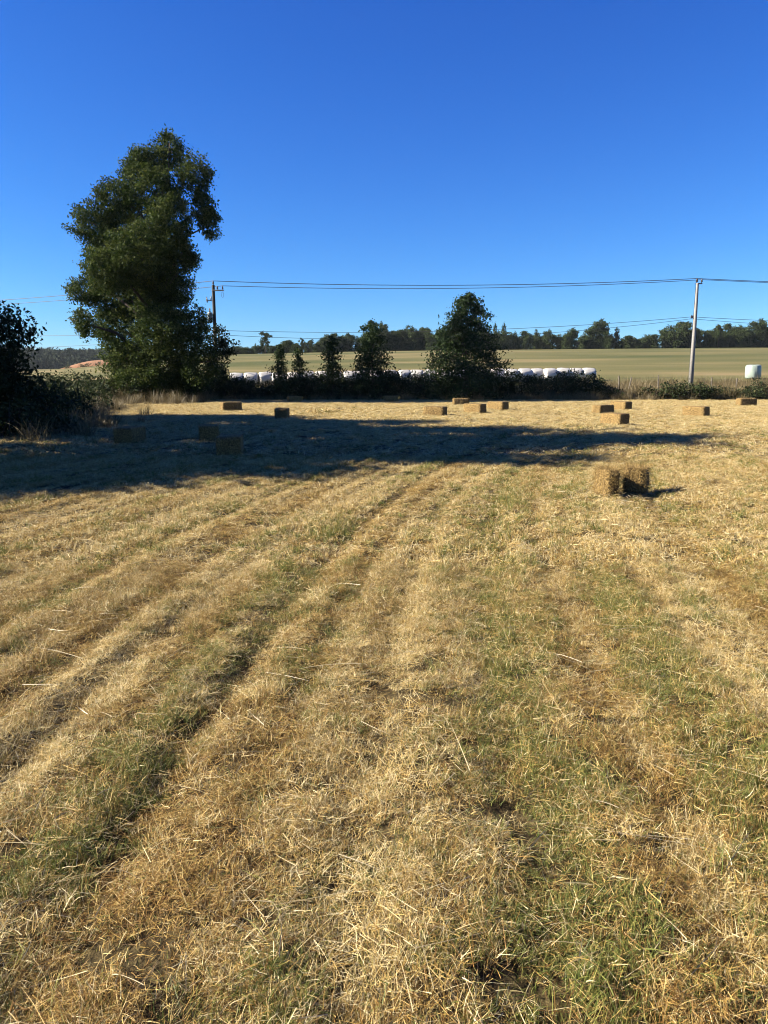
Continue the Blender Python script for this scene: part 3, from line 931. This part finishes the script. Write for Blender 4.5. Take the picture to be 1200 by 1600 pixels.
protos = [make_bale(1.02, .50, .43, k, 420, .006) for k in range(3)]
used = [False] * 3
def place_bale(k, loc, rz, label, s=1.0, roll=0.0):
    src = protos[k]
    if used[k]:
        r_ = src.copy(); col.objects.link(r_)
        for ch in list(src.children):
            c = ch.copy(); col.objects.link(c); c.parent = r_
    else:
        r_ = src; used[k] = True
    r_.location = loc; r_.rotation_euler = (roll, 0, rz); r_.scale = (s, s, s)
    return tag(r_, label, 'straw bale', 'rectangular straw bales left on the field')

BALES = [
    (361, 642, 20, 'sunlit straw bale by the bramble bank under the tall tree'),
    (441, 655, 84, 'end-on straw bale at the far rim of the big shadow'),
    (204, 693, 66, 'shaded straw bale lying beside the bramble bank'),
    (327, 690, 90, 'shaded straw bale just behind the sun-streaked one'),
    (360, 713, 86, 'shaded straw bale with a sun streak at its foot'),
    (680, 650, 156, 'longest-looking sunlit straw bale before the largest young tree'),
    (742, 646, 142, 'middle one of three sunlit straw bales before the largest young tree'),
    (778, 641, 138, 'sunlit straw bale next to the hedge end of the three-bale line'),
    (720, 633, 8, 'shaded straw bale at the foot of the largest young tree'),
    (942, 647, 52, 'sunlit straw bale with a dark end, one of a close trio'),
    (970, 641, 136, 'sunlit straw bale of the trio lying closest to the fence'),
    (960, 665, 134, 'sunlit straw bale of the trio lying beside the shadow tip'),
    (1087, 651, 150, 'golden straw bale alone in front of the concrete pole'),
    (1166, 634, 30, 'straw bale at the hedge foot below the pale green bale'),
    (460, 628, 4, 'straw bale in deep shade against the hedge below the slim trees'),
    (611, 628, 2, 'straw bale in deep shade against the hedge by the bushy tree')]
for k, (u, v, al, lb) in enumerate(BALES):
    g = on_ground(u, v)
    L_, W_ = 1.02, .50
    a = R(al)
    back = (L_ * abs(math.sin(a)) + W_ * abs(math.cos(a))) / 2 * .8
    dirv = Vector((g.x, g.y, 0)).normalized()
    c = g + dirv * back
    place_bale(k % 3, (c.x, c.y, h1(c.x, c.y) - .01), a - math.atan2(g.x, g.y), lb, 1.0 + .05 * math.sin(k * 2.1))

# the split bale close to the camera: two upright chunks
def chunk(u, v, L, W, Hh, rz, seed, label, roll):
    g = on_ground(u, v)
    b_ = make_bale(L, W, Hh, seed, 3600, .0034, .55)
    c = g + Vector((math.sin(R(10)), math.cos(R(10)), 0)) * (L / 2)
    b_.location = (c.x, c.y, h1(c.x, c.y) - .01); b_.rotation_euler = (roll, 0, rz)
    return tag(b_, label, 'straw bale', 'halves of the split straw bale')
chunk(949, 779, .48, .18, .39, R(90 + 8), 71, 'slim sunlit half of the split bale, golden on one side', .03)
chunk(996, 774, .40, .30, .395, R(90 - 26), 72, 'thicker brown half of the split bale casting a dark shadow', -.02)
r8 = np.random.default_rng(17)
x = r8.normal(3.35, .45, 260); y = r8.normal(10.2, .5, 260)
loose_straws('spilled_straw', x, y, 18, .1, .4, .006, 'straw spilled around the split bale')
x = r8.normal(-2.6, .7, 500); y = r8.normal(35.8, .5, 500)
P = np.stack([x, y, .22 * np.exp(-((x + 2.6) / .8) ** 2 - ((y - 35.8) / .5) ** 2) * r8.random(500)], 1)
v, t = blades(r8, P, r8.uniform(.15, .5, 500), np.full(500, .02), r8.uniform(0, 6.28, 500), r8.normal(.15, .3, 500), r8.normal(-.3, .3, 500), r8.random(500), 3)
tag(link('hay_heap', quads_mesh('hay_heap', v, 4, t), M_dry), 'low heap of loose hay beyond the big shadow', 'hay', kind='stuff')

# ------------------------------------------------------------------ ridge trees
def far_variant(kind, seed):
    r_ = np.random.default_rng(seed)
    H1 = 10.0
    if kind == 'round':
        bl = [((0, 0, 5.4), (2.6, 2.6, 3.6)), ((0, 0, 1.6), (2.9, 2.9, 1.9))]
        for k in range(15):
            a = k * 2.4 + r_.normal(0, .4); t = r_.uniform(.05, .93)
            q = 2.6 * math.sqrt(max(.06, 1 - ((t - .48) / .55) ** 2))
            bl.append(((math.cos(a) * q, math.sin(a) * q, H1 * t), (r_.uniform(.8, 1.6),) * 2 + (r_.uniform(.7, 1.3),)))
    elif kind == 'cone':
        bl = []
        for k in range(11):
            t = k / 10
            q = 2.3 * (1 - t) ** .8 + .25
            a = k * 2.4
            bl.append(((math.cos(a) * .5 * q, math.sin(a) * .5 * q, .8 + t * 8.9), (q * .75, q * .75, .9)))
    else:
        bl = [((r_.normal(0, .9), r_.normal(0, .9), z_), (r_.uniform(.7, 1.5), r_.uniform(.7, 1.5), r_.uniform(.35, .6))) for z_ in np.linspace(4.2, 9.6, 10)]
        bl += [((r_.normal(0, 1.6), r_.normal(0, 1.6), z_), (.8, .8, .4)) for z_ in (7.4, 8.2, 8.8)]
    tr = tubes('trunk', limb_paths((0, 0, -1), bl, .26, (0, 0, 9.0), seed), 6)
    tr.materials.append(M_bark)
    P, sz, t = blob_leaves(bl, 1.6 if kind != 'pine' else 2.4, 14, .34, .42, r_, shell=.3)
    cr = quads_mesh('crown', leaf_quads(P, sz, r_, .7, .3), 4, t)
    cr.materials.append(M_leaf_far)
    return tr, cr

FV = {'round': [far_variant('round', 301 + k) for k in range(3)], 'cone': [far_variant('cone', 311 + k) for k in range(2)], 'pine': [far_variant('pine', 321 + k) for k in range(2)]}
FL = {'round': 'rounded broad dark tree in the line along the far ridge', 'cone': 'narrow pointed dark tree in the line along the far ridge', 'pine': 'tall bare-stemmed tree with a flat tufted top on the far ridge'}
rid = [(352, 546, 1.0, 'round'), (364, 541, 1, 'round'), (375, 540, 1, 'round'), (387, 541, 1, 'round'), (399, 536, .7, 'cone'), (414, 518, .85, 'pine'), (427, 539, 1, 'round'), (440, 536, 1, 'round'), (451, 530, .8, 'round'),
       (472, 528, .6, 'pine'), (462, 538, 1, 'round'), (486, 530, .8, 'pine'), (497, 536, 1, 'round'), (510, 521, 1.0, 'round'), (526, 519, .9, 'round'), (546, 521, .8, 'pine'), (538, 528, 1, 'round'), (558, 524, .9, 'cone'), (572, 520, 1, 'round'),
       (597, 504, .8, 'round'), (609, 516, 1, 'round'), (622, 513, .9, 'round'), (636, 506, .9, 'round'), (648, 511, .8, 'round'), (660, 509, .9, 'round'), (672, 516, .8, 'round'), (690, 512, 1, 'round'), (712, 512, 1, 'round'), (735, 514, 1, 'round'), (757, 512, .9, 'round'),
       (774, 504, .7, 'cone'), (788, 504, .75, 'cone'), (805, 517, .9, 'cone'), (823, 515, 1, 'round'), (838, 513, .7, 'cone'), (858, 516, 1.05, 'round'), (876, 525, .8, 'round'), (891, 513, 1.1, 'round'), (914, 519, .9, 'round'), (933, 500, 1.1, 'round'), (950, 516, .8, 'round'), (964, 510, .9, 'cone'),
       (981, 523, 1, 'round'), (994, 529, 1, 'round'), (1008, 521, .9, 'round'), (1021, 521, 1, 'round'), (1042, 509, 1, 'round'), (1062, 500, 1.2, 'round'), (1086, 511, .9, 'round'), (1108, 514, 1, 'round'), (1125, 507, .7, 'pine'), (1128, 516, .9, 'round'), (1143, 503, .9, 'round'), (1163, 509, 1, 'round'), (1182, 500, 1.1, 'round'), (1203, 506, 1.1, 'round'), (1225, 503, 1, 'round'), (1248, 508, 1, 'round'), (1270, 504, 1, 'round')]
r9 = np.random.default_rng(9)
def ridge_tree(u, v, w, kind, D, label=None, group=None):
    q = at_depth(u, v, D)
    zb = h1(q.x, D) - .3
    Hh = q.z - zb
    tr, cr = FV[kind][r9.integers(0, len(FV[kind]))]
    root = empty('ridge_tree', (q.x, D, zb), r9.uniform(0, 6.28))
    s = Hh / 10.3
    sw = s * w * (r9.uniform(.95, 1.15))
    if kind == 'round':
        sw = max(sw, .62 * w)
    root.scale = (sw, sw, s)
    link('trunk', tr, None, root); link('crown', cr, None, root)
    tag(root, label or FL[kind], 'tree', group or {'round': 'rounded trees on the ridge', 'cone': 'pointed trees on the ridge', 'pine': 'flat-topped trees on the ridge'}[kind])
for u, v, w, kind in rid:
    ridge_tree(u, v, w, kind, 264 + r9.uniform(-2, 5))
for u in np.arange(345, 1290, 17):                                   # the back row that closes the gaps
    vb = np.interp(u, [345, 420, 500, 600, 780, 900, 1000, 1060, 1200, 1290], [542, 536, 528, 517, 517, 524, 529, 514, 516, 516])
    ridge_tree(u + r9.uniform(-7, 7), vb + r9.uniform(-3, 4), 1.2, 'round', 274 + r9.uniform(0, 8), 'half-hidden rounded tree behind the front trees of the far ridge', 'back row of ridge trees')

# ------------------------------------------------------------------ far left: wooded hill and orange slope
HX = np.linspace(-560, -120, 60); HYs = np.linspace(560, 900, 24)
def hill_h(x, y):
    return 2 + 16.5 * np.exp(-((y - 760) / 150.0) ** 2) * (np.clip((-130 - x) / 90, 0, 1) * .9 + .1) * (1 + .08 * np.sin(x * .03))
Vh = [(a, b_, float(hill_h(a, b_))) for b_ in HYs for a in HX]
Fh = [(j * 60 + i, j * 60 + i + 1, (j + 1) * 60 + i + 1, (j + 1) * 60 + i) for j in range(23) for i in range(59)]
hill = link('hill', indexed_mesh('hill', Vh, Fh), noise_mat('wooded_hill_soil', [(.3, (.03, .045, .02)), (.7, (.06, .07, .035))], nscale=.05), smooth=True)
tag(hill, 'low wooded hill on the horizon past the tall tree', 'hill', kind='structure')
rA = np.random.default_rng(40)
fx, fy = rA.uniform(-540, -125, 1500), 580 + 200 * rA.random(1500) ** .8
bl = [((a, b_, float(hill_h(a, b_)) + 5.0 * s), (2.6 * s, 2.6 * s, 4.6 * s)) for a, b_, s in zip(fx, fy, rA.uniform(.7, 1.25, 1500))]
wood = link('distant_wood', crown_mesh('distant_wood', bl, .5, 4, .8, 2.0, 41, shell=.4), M_leaf_wood)
tag(wood, 'dark wood covering the distant hill', 'wood', kind='stuff')
cx, cy = at_depth(168, 570, 450).x, 450.0
Vs, Fs = [], []
for j in range(17):
    for i in range(33):
        a = (i / 32 * 2 - 1); b_ = (j / 16 * 2 - 1)
        z = 5.0 + 7.0 * max(0, 1 - abs(a) ** 2.2) * max(0, 1 - b_ * b_) ** .7
        Vs.append((cx + a * 24, cy + b_ * 28, z - (4 if abs(a) > .99 or abs(b_) > .99 else 0)))
for j in range(16):
    for i in range(32):
        Fs.append((j * 33 + i, j * 33 + i + 1, (j + 1) * 33 + i + 1, (j + 1) * 33 + i))
tag(link('bare_soil_hill', indexed_mesh('bare_soil_hill', Vs, Fs), M_soil, smooth=True), 'orange bare soil slope below the wooded hill', 'hill', kind='structure')
for u, v, wd in [(105, 575, 2.2), (126, 574, 1.6), (132, 574, 1.5), (139, 572, 2.0), (154, 571, 2.4)]:
    q = at_depth(u, v, 418); zb = 4.5
    hh = max(q.z - zb + 1.5, 2.5)
    bush('slope_bush', [((q.x, 418, zb + hh * .5), (wd, wd, hh * .55))], int(u), M_leaf_far, 'small dark bush dotting the foot of the orange soil slope', 'bush', dens=.8, per=8, sig=.4, size=.6, group='bushes on the orange slope')

# ------------------------------------------------------------------ air
bm = bmesh.new()
bmesh.ops.create_cube(bm, size=1)
bmesh.ops.scale(bm, vec=(1900, 1640, 48), verts=bm.verts)
bmesh.ops.translate(bm, vec=(0, 730, 20), verts=bm.verts)
me = bpy.data.meshes.new('haze'); bm.to_mesh(me); bm.free()
m, n, l = new_mat('haze_air')
vol = n.new('ShaderNodeVolumePrincipled')
vol.inputs['Color'].default_value = (.78, .88, 1, 1)
vol.inputs['Density'].default_value = .00005
o = n.new('ShaderNodeOutputMaterial')
l.new(vol.outputs[0], o.inputs['Volume'])
tag(link('haze', me, m), 'thin clear-day haze over the whole farmland', 'haze', kind='stuff')
